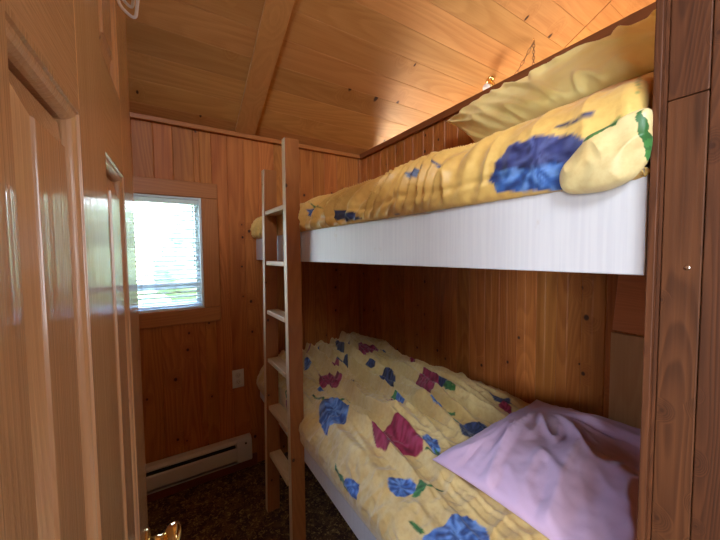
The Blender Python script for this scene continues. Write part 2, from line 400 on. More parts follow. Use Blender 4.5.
bl = empty('venetian_blind', ((WX0+WX1)/2, D+.02, WZ0+.014), 'white horizontal slat blind hanging open inside the window frame', 'blind')
mb = MB(); n = 22
for i in range(n):
    z = WZ0 + .048 + i*(WZ1-.052-WZ0-.048)/(n-1)
    ring = lambda X: [(X, D+.004, z-.0050), (X, D+.016, z+.0010), (X, D+.028, z+.0040), (X, D+.028, z+.0048), (X, D+.016, z+.0020), (X, D+.004, z-.0042)]
    mb.loft([ring(a0-.006), ring(a1+.006)], smooth=False)
obj('slats', mb, M['slat'], bl)
obj('head_rail', MB().box((a0+.002, D+.002, b1-.026), (a1-.002, D+.030, b1-.001)), M['slat'], bl, bevel=.002)
obj('bottom_rail', MB().box((a0+.002, D+.005, b0+.004), (a1-.002, D+.028, b0+.016)), M['slat'], bl, bevel=.002)
for X in (WX0+.12, (WX0+WX1)/2, WX1-.14):
    obj('ladder_cord', MB().tube([(X, D+.0025, b0+.018), (X, D+.0025, b1-.03)], .0009, 6), M['slat'], bl)
obj('tilt_wand', MB().tube([(WX1-.045, D+.004, b1-.03), (WX1-.043, D+.002, 1.30)], .003, 8), M['slat'], bl)

# ------------------------------------------------------------------ outside
struct('ground', MB().box((-14, D+.2, -.6), (16, 26, -.5)), M['lawn'])
def tree(x, y, zb, r, h, label, seed):
    t = empty('leafy_tree', (x, y, zb), label, 'tree', 'trees beyond the window')
    mb = MB(); rs = random.Random(seed)
    for k in range(11):
        c = Vector((x + rs.uniform(-r, r)*.7, y + rs.uniform(-r, r)*.6, zb + h*.45 + rs.uniform(0, h*.5)))
        rr = r*rs.uniform(.35, .6); rings = []
        for i in range(1, 12):
            th = math.pi*i/12; ring = []
            for j in range(18):
                ph = 2*math.pi*j/18; d = Vector((math.sin(th)*math.cos(ph), math.sin(th)*math.sin(ph), math.cos(th)))
                ring.append(c + d*rr*(1 + .35*noise.noise(d*3.1 + c)))
            rings.append(ring)
        mb.loft(rings)
    obj('crown', mb, M['leaves'], t); obj('trunk', MB().tube([(x, y, zb), (x+.05, y, zb+h*.3), (x, y, zb+h*.6)], [.14, .11, .08], 10), M['bark'], t)
tree(-1.9, 7.5, -.5, 1.3, 2.4, 'leafy green tree beyond the lawn, left of the pair seen through the blind', 3)
tree(1.9, 9.5, -.5, 1.5, 2.5, 'leafy green tree beyond the lawn, right of the pair seen through the blind', 5)

# ------------------------------------------------------------------ open panel door
ang = R(3.6); du = Vector((math.sin(ang), math.cos(ang), 0)); dn = Vector((math.cos(ang), -math.sin(ang), 0))
o0 = Vector((-.0285, .8075, 0)) - du*.811    # foot of the face plane at u=0
def dp(u, z, d): return tuple(o0 + du*u + dn*d + Vector((0,0,z)))
def dbox(mb, u0, u1, z0, z1, d0, d1):
    return mb.hexa([dp(u0,z0,d1), dp(u0,z0,d0), dp(u1,z0,d0), dp(u1,z0,d1), dp(u0,z1,d1), dp(u0,z1,d0), dp(u1,z1,d0), dp(u1,z1,d1)])
U = [.132, .262, .418, .542, .705, .843]; TH = -.036; DT = 1.98
ZB = [(.19, .60), (.735, 1.508), (1.636, 1.87)]
dr = empty('door_1', dp(.132, 0.012, 0), kind='structure')
mb = MB()
for a, b in ((U[0], U[1]), (U[2], U[3]), (U[4], U[5])): dbox(mb, a, b, .012, DT, TH, 0)
obj('stile', mb, M['door_z'], dr, bevel=.0015)
mb = MB(); zz = [.012, .19, .60, .735, 1.508, 1.636, 1.87, DT]
for a, b in ((U[1], U[2]), (U[3], U[4])):
    for k in range(0, 8, 2): dbox(mb, a+.0002, b-.0002, zz[k], zz[k+1], TH, -.0002)
obj('rail', mb, M['door_y'], dr)
for (ua, ub) in ((U[1], U[2]), (U[3], U[4])):
    for (z0, z1) in ZB:
        mb = MB()           # raised panel: rings from rim to field, both faces
        steps = [(.0170, -.0125), (.044, -.0045), (.0452, -.0022), (.0462, -.0020)]
        rings = [[dp(ua+i, z0+i, d), dp(ub-i, z0+i, d), dp(ub-i, z1-i, d), dp(ua+i, z1-i, d)] for i, d in [(.0168, -.019)]+steps]
        mb.loft(rings, smooth=False, caps=True)
        obj('panel', mb, M['door_z'], dr)
        mb = MB()           # ogee moulding round the opening
        pr = [(0, .0), (.0055, .0), (.0068, -.0022), (.0095, -.0028), (.0125, -.0045), (.015, -.0078), (.016, -.011), (.016, -.0165), (0, -.0165)]
        loop = []
        for cu, cz in ((1, 1), (-1, 1), (-1, -1), (1, -1), (1, 1)):
            base_u = ua if cu > 0 else ub; base_z = z0 if cz > 0 else z1
            loop.append([dp(base_u + cu*(i-.004), base_z + cz*(i-.004), d) for i, d in pr])
        mb.loft(loop, smooth=False, caps=False)
        obj('moulding', mb, M['door_z'], dr)
kb = MB(); ku, kz = .780, .772
kb.lathe([(.000, .031), (.004, .031), (.007, .027), (.009, .012), (.030, .010), (.034, .013), (.040, .021), (.050, .0245), (.058, .0225), (.063, .016), (.065, .004)], dp(ku, kz, .0003), dn, 36)
obj('door_knob', kb, M['brass'], dr)
kb = MB(); kb.lathe([(.000, .031), (.004, .031), (.007, .027), (.009, .012), (.030, .010), (.040, .021), (.050, .0245), (.063, .016), (.065, .004)], dp(ku, kz, TH-.0003), -dn, 32)
obj('door_knob', kb, M['brass'], dr)
obj('latch_plate', dbox(MB(), U[5]-.0006, U[5]+.0014, kz-.028, kz+.028, -.030, -.006), M['brass'], dr)
for z in (.25, 1.0, 1.75):
    obj('hinge', MB().tube([dp(U[0]-.004, z-.04, .004), dp(U[0]-.004, z+.04, .004)], .005, 10), M['brass'], dr)

# over-the-door wire hook
hk = empty('over_door_hook', dp(.74, 1.80, .004), 'white coated wire hook hung over the top of the open door', 'hook')
def wire(pts, r=.0026):
    out = []
    P = [Vector(p) for p in pts]
    for i, p in enumerate(P):                      # rounded corners
        if i in (0, len(P)-1): out.append(p); continue
        a = (P[i-1]-p); b = (P[i+1]-p); k = min(.012, a.length*.4, b.length*.4)
        q0, q1 = p + a.normalized()*k, p + b.normalized()*k
        for s in range(6):
            t = s/5; out.append(q0*(1-t)**2 + p*2*t*(1-t) + q1*t*t)
    return MB().tube(out, r, 8)
for uu, zb, dd in ((.700, 1.776, .038), (.712, 1.800, .033)):
    obj('wire_arm', wire([dp(uu, DT-.05, TH-.004), dp(uu, DT+.004, TH-.004), dp(uu, DT+.004, .0045), dp(uu, zb+.018, .0045), dp(uu, zb, dd-.010), dp(uu, zb+.085, dd)]), M['wire'], hk)

# ------------------------------------------------------------------ outlet and heater
oc = empty('wall_outlet', (.434, D-.001, .545), 'white double outlet plate on the window wall right above the heater end', 'outlet')
obj('cover_plate', MB().box((.399, D-.006, .532), (.469, D-.0008, .646)), M['plastic'], oc, bevel=.002)
for z in (.560, .603):
    mb = MB(); mb.lathe([(0, .0168), (.002, .0168), (.0025, .015)], (.434, D-.006, z+.008), (0, -1, 0), 20); obj('receptacle', mb, M['enamel'], oc)
    obj('slots', MB().box((.427, D-.0092, z+.004), (.4285, D-.0083, z+.013)).box((.4395, D-.0092, z+.004), (.441, D-.0083, z+.013)).box((.4325, D-.0092, z-.004), (.4355, D-.0083, z)), M['slot'], oc)
ht = empty('baseboard_heater', (.0, D-.03, .076), 'long white electric baseboard heater under the window', 'heater')
hx0, hx1 = -.62, .40
def extr(mb, prof, xa, xb): return mb.loft([[(xa, y, z) for y, z in prof], [(xb, y, z) for y, z in prof]], smooth=False)
h0 = .076
obj('back_plate', MB().box((hx0, D-.020, h0+.003), (hx1+.092, D-.017, h0+.150)), M['enamel'], ht)
top = [(D-.021, h0+.150), (D-.052, h0+.146), (D-.062, h0+.132), (D-.060, h0+.122), (D-.058, h0+.122), (D-.059, h0+.131), (D-.051, h0+.143), (D-.021, h0+.147)]
obj('top_hood', extr(MB(), top, hx0, hx1), M['enamel'], ht)
fr = [(D-.066, h0+.104), (D-.070, h0+.096), (D-.070, h0+.030), (D-.064, h0+.020), (D-.062, h0+.020), (D-.067, h0+.031), (D-.067, h0+.095), (D-.063, h0+.103)]
obj('front_cover', extr(MB(), fr, hx0, hx1), M['enamel'], ht)
obj('bottom_lip', extr(MB(), [(D-.021, h0), (D-.062, h0), (D-.066, h0+.010), (D-.063, h0+.010), (D-.060, h0+.003), (D-.021, h0+.003)], hx0, hx1), M['enamel'], ht)
obj('heating_fins', MB().box((hx0+.01, D-.054, h0+.030), (hx1-.004, D-.022, h0+.108)), M['slot'], ht)
for xa, xb in ((hx1+.0005, hx1+.092), (hx0-.06, hx0-.0005)):
    obj('end_cap', extr(MB(), [(D-.020, h0), (D-.062, h0), (D-.071, h0+.012), (D-.071, h0+.100), (D-.063, h0+.136), (D-.050, h0+.150), (D-.020, h0+.151)], xa, xb), M['enamel'], ht, bevel=.002)
obj('control_screw', MB().lathe([(0, .006), (.003, .006), (.004, .004)], (hx1+.055, D-.0675, h0+.118), (0, -1, .2), 14), M['slot'], ht)

# ------------------------------------------------------------------ bunk bed carcase
bb = empty('bunk_bed', ((BX+SX)/2, 1.12, .35), 'built in white painted bunk bed frame along the right wall', 'bunk bed')
obj('upper_side_board', MB().box((BX, .157, 1.336), (BX+.038, D-.004, 1.475)), M['white'], bb, bevel=.002)
mb = MB()
ly0, ly1 = .157, D-.004
lx = lambda y: .5665 - (D-y)*.005
lz = lambda y: .437 - max(0, 0)*(D-y)
P = []
for z, dz in ((.437, .038), (.585, 0)):
    P += [(lx(ly0), ly0, z-dz*(D-ly0)), (lx(ly0)+.038, ly0, z-dz*(D-ly0)), (lx(ly1)+.038, ly1, z), (lx(ly1), ly1, z)]
mb.hexa(P); obj('lower_side_board', mb, M['white'], bb, bevel=.002)
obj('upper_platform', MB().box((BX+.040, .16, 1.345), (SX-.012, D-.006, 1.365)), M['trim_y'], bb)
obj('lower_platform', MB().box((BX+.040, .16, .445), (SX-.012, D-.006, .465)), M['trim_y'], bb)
mb = MB()
mb.hexa([(SX-.040,.168,1.088),(SX-.012,.168,1.088),(SX-.012,.452,1.098),(SX-.040,.452,1.098),
         (SX-.040,.168,1.343),(SX-.012,.168,1.343),(SX-.012,.436,1.343),(SX-.040,.436,1.343)])
obj('support_block', mb, M['block'], bb, bevel=.002)['label'] = 'orange brown support block under the upper bunk'
obj('support_post', MB().box((SX-.020, .30, .47), (SX-.004, .462, 1.084)), M['pale_stud'], bb, bevel=.002)['label'] = 'pale upright board under the support block'

# ------------------------------------------------------------------ ladder
ld = empty('bunk_ladder', (.53, 1.52, 0), 'tall six step wooden ladder fixed to the front of the bunks', 'ladder')
PY0, PY1 = 1.345, 1.383; QY0, QY1 = 1.648, 1.686
lx0, lx1 = .494, .560
lean = lambda z, k=.006: -(1.87-z)*k
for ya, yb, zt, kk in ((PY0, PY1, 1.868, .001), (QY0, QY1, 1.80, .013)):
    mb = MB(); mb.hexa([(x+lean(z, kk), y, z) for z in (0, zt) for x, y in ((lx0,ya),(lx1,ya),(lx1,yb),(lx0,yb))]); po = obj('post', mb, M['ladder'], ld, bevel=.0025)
    po.data.materials.append(M['lit_edge_z'])
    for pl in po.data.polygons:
        if pl.normal.x < -.9: pl.material_index = 1  # faces towards the left carry the painted edge light
for k in range(6):
    z = .305 + .2525*k
    obj('rung', MB().box((lx0+.002+lean(z), PY1+.0006, z), (lx1-.004+lean(z), QY0-.0006, z+.021)), M['rung'], ld, bevel=.0025)

# ------------------------------------------------------------------ soft goods
def catmull(P, t):
    n = len(P)-1; x = t*n; i = min(int(x), n-1); f = x-i
    p0, p1, p2, p3 = P[max(i-1,0)], P[i], P[i+1], P[min(i+2,n)]
    return tuple(.5*(2*b + (c-a)*f + (2*a-5*b+4*c-d)*f*f + (3*b-a-3*c+d)*f**3) for a,b,c,d in zip(p0,p1,p2,p3))
def inpoly(x, y, P):
    c = False; j = len(P)-1
    for i in range(len(P)):
        if (P[i][1] > y) != (P[j][1] > y) and x < (P[j][0]-P[i][0])*(y-P[i][1])/(P[j][1]-P[i][1]) + P[i][0]: c = not c
        j = i
    return c
def ridge(v, p=1.0):        # sharp creases between soft swells
    return 1 - abs(v)**p
INK = {'blue': ((.045,.14,.46), (.16,.33,.74), (.02,.05,.20)), 'red': ((.30,.012,.055), (.42,.04,.12), (.16,.005,.03)),
       'navy': ((.022,.036,.11), (.05,.08,.22), (.012,.018,.05)), 'indigo': ((.045,.06,.21), (.10,.13,.34), (.015,.02,.09)), 'green': ((.035,.16,.035), (.06,.26,.06), (.02,.08,.02))}
def paint(u, v, prints, base, wob=.005, fr=38):
    q = Vector((u*fr, v*fr, 3.3)); du_n = wob*noise.noise(q); dv_n = wob*noise.noise(q + Vector((9,4,2)))
    acc = Vector((0,0,0)); hit = False; last = None
    for ox, oy in ((-.0011,-.0007), (.0011,-.0007), (0,.0013)):
        uu = u + du_n + ox; vv = v + dv_n + oy; col = base
        for ink, P, (x0, x1, y0, y1) in prints:
            if uu < x0 or uu > x1 or vv < y0 or vv > y1: continue
            if inpoly(uu, vv, P):
                a, b, c = INK[ink]; cx, cy = (x0+x1)/2, (y0+y1)/2
                t = math.atan2(vv-cy, uu-cx); rr = math.hypot(uu-cx, vv-cy)/max(.01, .5*math.hypot(x1-x0, y1-y0))
                s = 1.2*noise.noise(Vector((t*3.4, rr*2.2, cx*9))) + .6*noise.noise(Vector((uu*90, vv*90, 1))) + .5*max(0, .35-rr)
                col = tuple(p + (q_-p)*min(1, s*2.0) for p, q_ in zip(a, b)) if s > 0 else tuple(p + (q_-p)*min(1, -s*1.7) for p, q_ in zip(a, c))
        acc += Vector(col)
    return tuple(acc/3)
def prep(L):
    return [(ink, P, (min(p[0] for p in P)-.004, max(p[0] for p in P)+.004, min(p[1] for p in P)-.004, max(p[1] for p in P)+.004)) for ink, P in L]
def drape(name, sect, ya, yb, ns, ny, disp, prints, basef, mat, thick, label, cat, group=None, endr=.05):
    prints = prep(prints)
    N0 = 60; rings = []; arc = None
    mb = MB(); cols = []; uvs = []; V = []
    pts0 = [Vector((catmull(sect, i/400)[0], 0, catmull(sect, i/400)[1])) for i in range(401)]
    acc = [0]
    for i in range(400): acc.append(acc[-1] + (pts0[i+1]-pts0[i]).length)
    L = acc[-1]; k = 0; sp = []
    for i in range(ns+1):
        s = L*i/ns
        while k < 399 and acc[k+1] < s: k += 1
        f = (s-acc[k])/max(1e-9, acc[k+1]-acc[k]); p = pts0[k].lerp(pts0[k+1], f)
        d = (pts0[min(k+1,400)]-pts0[max(k-1,0)]).normalized(); sp.append((s, p, Vector((-d.z, 0, d.x))))
    zlow = min(p.z for p in pts0)
    for j in range(ny+1):
        y = ya + (yb-ya)*j/ny
        e = min(y-ya, yb-y) if True else 1
        e = max(0, min(abs(y-ya), abs(yb-y)))
        ef = math.sqrt(max(0, 1-(1-min(1, e/endr))**2))
        for s, p, n in sp:
            h = disp(s, y)
            q = p + n*h
            z = q.z - (1-ef)*min(endr*1.2, max(0, q.z - zlow)*.9)
            xx = q.x + (1-ef)*.02*(1 if p.x < .65 else 0)
            if sect is LS:
                xx -= ((D-y)*.005 + .004)*max(0, 1-max(0, p.x-.54)/.25)
            xx = min(xx, 1.356)
            if 1.337 < y < 1.693: xx = max(xx, .5635)
            mb.v.append((xx, y, z)); uvs.append((s, y))
            c = paint(s, y, prints, basef(s, y)); cols.append((*c, 1))
    w = ns+1
    for j in range(ny):
        for i in range(ns):
            mb.f.append((j*w+i, j*w+i+1, (j+1)*w+i+1, (j+1)*w+i)[::1]); mb.smooth.append(True)
    c0 = Vector(centre(mb)); mb.v = [tuple(Vector(v)-c0) for v in mb.v]
    o = obj(name, mb, mat, None, colors=cols, uvs=uvs); o.location = c0; tag(o, label, cat, group)
    # make normals face outward (up)
    me = o.data
    up = sum((pl.normal.z for pl in list(me.polygons)[::97]))
    if up < 0: me.flip_normals()
    m = o.modifiers.new('thickness', 'SOLIDIFY'); m.thickness = thick; m.offset = -1
    return o

N = lambda x, y, z=0: noise.noise(Vector((x, y, z)))
#@PRINTS
LOWER_PRINTS = [
  ('red', [(0.5042,1.9823),(0.4677,1.9781),(0.4403,2.0274)]),
  ('navy', [(0.5088,1.9922),(0.5325,1.9827),(0.4998,1.9138),(0.4911,1.9345)]),
  ('navy', [(0.6541,1.9741),(0.6922,1.9477),(0.6859,1.8993),(0.7226,1.8849),(0.6773,1.816),(0.6447,1.818),(0.6113,1.7871),(0.5852,1.8148),(0.5936,1.8666),(0.6286,1.9027)]),
  ('red', [(0.7187,1.7624),(0.775,1.7927),(0.806,1.7603),(0.8383,1.7626),(0.8355,1.7067),(0.7794,1.6407),(0.7276,1.6487),(0.6764,1.6251),(0.6565,1.6575),(0.6864,1.7174)]),
  ('navy', [(0.8228,1.6797),(0.8603,1.689),(0.8471,1.6423),(0.8089,1.6117),(0.7972,1.6343)]),
  ('navy', [(0.4974,1.6831),(0.5276,1.6905),(0.5617,1.6443),(0.5326,1.6039),(0.5003,1.6208),(0.4893,1.6568)]),
  ('red', [(0.4619,1.664),(0.5022,1.6795),(0.4959,1.6347),(0.4626,1.5974),(0.4454,1.6214)]),
  ('blue', [(0.367,1.8559),(0.3839,1.8349),(0.3906,1.7808),(0.3605,1.7546),(0.3269,1.7609)]),
  ('red', [(0.3658,1.6425),(0.393,1.636),(0.3979,1.5991),(0.4198,1.5854),(0.4177,1.5497),(0.4489,1.5311),(0.4247,1.4747),(0.3869,1.4616),(0.3735,1.4881),(0.3551,1.4832),(0.3214,1.513),(0.3212,1.5498)]),
  ('navy', [(0.6127,1.5392),(0.632,1.5234),(0.6584,1.4917),(0.6361,1.4648),(0.6171,1.4835)]),
  ('navy', [(0.5635,1.3822),(0.608,1.3914),(0.6541,1.385),(0.6542,1.3368),(0.63,1.2792),(0.5811,1.2457),(0.5532,1.2559),(0.5511,1.2987),(0.5467,1.3453),(0.5657,1.3985)]),
  ('blue', [(0.2718,1.4675),(0.2933,1.4538),(0.3056,1.4164),(0.3051,1.3661),(0.3047,1.3187),(0.2894,1.3558),(0.275,1.3947),(0.2632,1.4315)]),
  ('green', [(0.3038,1.3357),(0.328,1.2905),(0.3518,1.2639),(0.3451,1.2551),(0.3188,1.2831),(0.2958,1.3212)]),
  ('navy', [(0.431,1.4311),(0.4373,1.4136),(0.4375,1.3773),(0.4244,1.374)]),
  ('blue', [(0.2046,1.295),(0.2254,1.3009),(0.2465,1.2708),(0.2726,1.2581),(0.2837,1.2206),(0.3017,1.1942),(0.315,1.1626),(0.3143,1.1393),(0.2766,1.129),(0.2528,1.1216),(0.2287,1.0979),(0.2057,1.1082),(0.1799,1.1297),(0.1563,1.1178),(0.1529,1.1488),(0.1632,1.1952),(0.1758,1.2428)]),
  ('green', [(0.238,1.4628),(0.2441,1.4434),(0.2352,1.284),(0.2262,1.2844)]),
  ('navy', [(0.8939,1.4667),(0.9179,1.4109),(0.8632,1.36),(0.8415,1.397)]),
  ('red', [(0.8439,1.4095),(0.8731,1.384),(0.8123,1.3366),(0.8099,1.365)]),
  ('red', [(0.6634,1.1791),(0.709,1.1831),(0.7649,1.2089),(0.7661,1.162),(0.7653,1.1122),(0.7286,1.059),(0.6652,1.0278),(0.6183,1.0446),(0.6171,1.0948),(0.6233,1.1394)]),
  ('navy', [(0.7397,1.0878),(0.7729,1.0786),(0.7594,1.0387),(0.7278,1.0243),(0.7221,1.0529)]),
  ('green', [(0.7293,1.0458),(0.7414,1.0226),(0.7321,0.969),(0.7184,0.9658),(0.7095,1.0077)]),
  ('blue', [(0.5599,0.9577),(0.5953,0.9677),(0.5978,0.9256),(0.5895,0.8946),(0.559,0.8848),(0.5351,0.9005),(0.5404,0.9278)]),
  ('green', [(0.5911,0.9195),(0.5952,0.8935),(0.6083,0.8695),(0.5945,0.8623),(0.5736,0.8861)]),
  ('green', [(0.4633,1.1188),(0.4935,1.1084),(0.4874,1.075),(0.4608,1.0759)]),
  ('blue', [(0.4725,1.0866),(0.513,1.0929),(0.5127,1.0551),(0.4794,1.0207),(0.4524,1.0213),(0.4535,1.0523)]),
  ('red', [(0.4065,1.0661),(0.4471,1.0936),(0.4659,1.0672),(0.4498,1.0208),(0.421,1.0208),(0.3932,1.0369)]),
  ('navy', [(0.8348,0.8745),(0.8433,0.8359),(0.8576,0.7927),(0.8386,0.7653),(0.8149,0.786),(0.812,0.8251)]),
  ('red', [(0.8028,0.809),(0.8311,0.7958),(0.8211,0.7575),(0.7853,0.7325),(0.7598,0.7402),(0.7683,0.77)]),
  ('navy', [(0.5412,0.7967),(0.5748,0.7926),(0.6011,0.7671),(0.6315,0.7503),(0.6436,0.7201),(0.6385,0.6893),(0.5806,0.7043),(0.5249,0.6907),(0.4885,0.6999),(0.4889,0.7334),(0.5113,0.7665)]),
  ('green', [(0.5369,0.8419),(0.5448,0.8161),(0.5444,0.7943),(0.5326,0.7949),(0.5282,0.8254)]),
  ('red', [(0.2807,0.9814),(0.3262,0.9705),(0.3753,0.9344),(0.3682,0.8594),(0.3631,0.7972),(0.3425,0.782),(0.3144,0.8124),(0.2842,0.8488),(0.2546,0.8642),(0.2451,0.9082),(0.2575,0.947)]),
  ('blue', [(0.3728,0.8189),(0.3955,0.8169),(0.4058,0.7728),(0.3847,0.7424),(0.3585,0.7333),(0.3628,0.7727),(0.36,0.7939)]),
  ('green', [(0.3784,0.7603),(0.3805,0.7443),(0.3714,0.7261),(0.3694,0.7023),(0.3614,0.7039),(0.3585,0.7333)]),
  ('green', [(0.3459,0.779),(0.3532,0.7729),(0.3652,0.7106),(0.3583,0.7099)]),
  ('blue', [(0.1942,0.7821),(0.212,0.7777),(0.2334,0.7543),(0.2431,0.7291),(0.2422,0.7053),(0.2225,0.6923),(0.1986,0.7013),(0.1791,0.7211),(0.1747,0.7462),(0.1845,0.7646)]),
  ('green', [(0.2067,0.6915),(0.2257,0.6961),(0.2522,0.7017),(0.2601,0.6807),(0.2569,0.6716),(0.2927,0.6431),(0.2882,0.6383),(0.2521,0.6683),(0.2257,0.6716)]),
  ('green', [(0.1133,1.0037),(0.1087,0.9753),(0.1057,0.9376),(0.0918,0.9099),(0.0847,0.8945),(0.0659,0.9189),(0.0799,0.9374),(0.0883,0.9721)]),
  ('blue', [(0.1067,0.9245),(0.1239,0.8928),(0.1242,0.8582),(0.108,0.8456),(0.088,0.8425),(0.0826,0.8727),(0.085,0.9058),(0.0856,0.9284)]),
  ('green', [(0.155,0.6477),(0.1614,0.64),(0.164,0.599),(0.1619,0.5914),(0.1516,0.597),(0.1514,0.624)]),
  ('blue', [(0.1429,0.5846),(0.158,0.5871),(0.1873,0.5771),(0.2159,0.5664),(0.2474,0.5576),(0.2733,0.5436),(0.284,0.5216),(0.2827,0.4914),(0.2666,0.475),(0.2553,0.4546),(0.2359,0.4556),(0.1863,0.5021),(0.1401,0.572)]),
  ('green', [(0.1636,1.6039),(0.167,1.5958),(0.1245,1.5646),(0.1283,1.5906)]),
  ('red', [(0.1176,1.5911),(0.1391,1.5486),(0.0794,1.5487),(0.0722,1.5748),(0.0933,1.5962)]),
]
UPPER_PRINTS = [
  ('green', [(0.1286,1.264),(0.1284,1.2368),(0.0889,1.1354),(0.0917,1.1943)]),
  ('blue', [(0.0957,1.2714),(0.1146,1.2448),(0.0917,1.1943),(0.0726,1.216),(0.0569,1.2302),(0.0677,1.2497)]),
  ('navy', [(0.057,0.9996),(0.0505,0.9609),(0.0432,0.924),(0.0416,0.8894),(0.0248,0.8694),(0.0098,0.8367),(0.012,0.8803),(0.0116,0.9436),(0.0251,0.9859),(0.0394,0.9891)]),
  ('navy', [(0.0955,0.6184),(0.1022,0.5989),(0.105,0.5688),(0.0981,0.557),(0.0879,0.5719),(0.0821,0.5924),(0.0858,0.6119)]),
  ('navy', [(0.1058,0.5405),(0.1058,0.5225),(0.1007,0.5082),(0.098,0.5246)]),
  ('navy', [(0.0126,0.6806),(0.0112,0.6502),(0.0093,0.6506),(0.0093,0.6794)]),
  ('blue', [(0.0423,0.3924),(0.0588,0.3716),(0.0747,0.3752),(0.0841,0.3598),(0.0981,0.3541),(0.0957,0.3258),(0.0983,0.3027),(0.0933,0.2759),(0.0811,0.2463),(0.0686,0.2225),(0.0573,0.211),(0.0427,0.2168),(0.0346,0.2259),(0.0214,0.2345),(0.0121,0.2371),(0.0021,0.2386),(0.0049,0.2714),(0.0085,0.3028),(0.0113,0.3418),(0.0184,0.3751),(0.0374,0.3774)]),
  ('indigo', [(0.0572,0.3759),(0.0747,0.3752),(0.0841,0.3598),(0.0981,0.3541),(0.0957,0.3258),(0.0983,0.3027),(0.0933,0.2759),(0.0811,0.2463),(0.0686,0.2225),(0.0573,0.211),(0.0429,0.2192),(0.0389,0.2462),(0.0514,0.2761),(0.0477,0.3102),(0.0578,0.3483)]),
  ('green', [(0.0621,0.2146),(0.0684,0.2103),(0.0745,0.1981),(0.0824,0.1923),(0.0866,0.1875),(0.0856,0.1838),(0.0784,0.1869),(0.0725,0.1962),(0.0664,0.2016),(0.0622,0.209)]),
  ('green', [(0.1219,0.1728),(0.1321,0.1724),(0.8017,0.3565),(0.892,0.3667),(0.9175,0.3664),(0.9551,0.3691),(0.9581,0.3819),(0.9291,0.3846),(0.9093,0.3806),(0.8774,0.3846),(0.1184,0.1703)]),
  ('navy', [(0.1051,0.2738),(0.1069,0.2588),(0.1052,0.2402),(0.1079,0.2192),(0.1046,0.214),(0.0993,0.2281),(0.0995,0.2491),(0.0997,0.2643)]),
]
#@END

def low_disp(s, y):
    # long diagonal folds pulled along the bed, fading towards the front edge, plus small quilted puckers
    g = y + .25*(s-.4)
    k = max(0, min(1, (s-.13-.10*max(0, 1.0-y))/.12))
    k *= .30 + .70*max(0, min(1, (y-.55)/.45))
    ac = s*.94 - (y-1.2)*.10 + .035*N(s*3, y*2, 9)
    n1 = N(ac*11, y*1.0, 1); n2 = N(ac*21, y*1.9, 2)
    f = .058*max(0, 1-abs(n1)*3.4) + .026*max(0, 1-abs(n2)*3.0)
    swell = .030*N(s*3, y*2.5, 7) + .030*max(0, min(1, (y-1.5)/.35))*max(0, min(1, (s-.35)/.3)) * (1 + .5*N(s*5, y*5, 8))
    # crumples of the flatter near part
    q = .010*(1-2.4*abs(N(s*9+2*N(s*5,y*5,3), y*9, 13))) + .006*(1-2*abs(N(s*22, y*22, 3))) + .003*(1-2*abs(N(s*45, y*45, 4)))
    k *= 1 - .6*max(0, min(1, (s-.80)/.12))
    return k*(f-.012) + swell*min(1, s/.2)*.8 + q*min(1, s/.08)*.8
def low_base(s, y):
    t = .5 + .9*N(s*6, y*6, 11) + .3*N(s*18, y*18, 12); t = max(0, min(1, t))
    return tuple(a + (b-a)*t for a, b in zip((.80,.64,.30), (.66,.46,.165)))
LS = [(.560,.492), (.552,.520), (.546,.56), (.553,.605), (.590,.645), (.66,.665), (.80,.676), (1.0,.686), (1.18,.704), (1.30,.712), (1.345,.70), (1.352,.65)]
dl = drape('duvet', LS, 2.075, .175, 300, 600, low_disp, LOWER_PRINTS, low_base, M['quilt'], .010,
      'rumpled yellow duvet printed with tulips, spread over the lower bunk', 'duvet')

def up_disp(s, y):
    k = math.exp(-((s-.11)/.11)**2)
    g = N(y*21 + s*11 + 1.6*N(s*6, y*3, 3), s*4.0, 1)
    f = ridge(g*2.2, .8)*.012 - .006
    b = .010*N(y*4, s*5, 6)
    seam = -.007*math.exp(-((s-.045-.012*N(y*7, 0, 4))/.006)**2)
    return (.022 + .034*max(0, min(1, (s-.22)/.2)))*max(0, min(1, (.60-y)/.3))*min(1, s/.15) + min(1, s/.03)*(f*2.3*(.7 + .5*min(1, y))*(.25 + k)*max(.25, min(1, (y-.25)/.3)) + b + seam*k) + .002*N(s*60, y*60, 5)
def up_base(s, y):
    t = max(0, min(1, .5 + N(s*7, y*5, 21)))
    return tuple(a + (b-a)*t for a, b in zip((.87,.60,.18), (.74,.42,.10)))
US = [(.5625,1.468), (.553,1.480), (.545,1.510), (.549,1.545), (.572,1.580), (.62,1.603), (.72,1.630), (.86,1.668), (1.02,1.70), (1.2,1.715), (1.32,1.70), (1.350,1.65), (1.352,1.55)]
du_ = drape('duvet', US, 2.085, .160, 220, 640, up_disp, UPPER_PRINTS, up_base, M['satin'], .010,
      'puckered yellow satin duvet with blue tulips, rolled along the upper bunk above the white board', 'duvet', endr=.028)

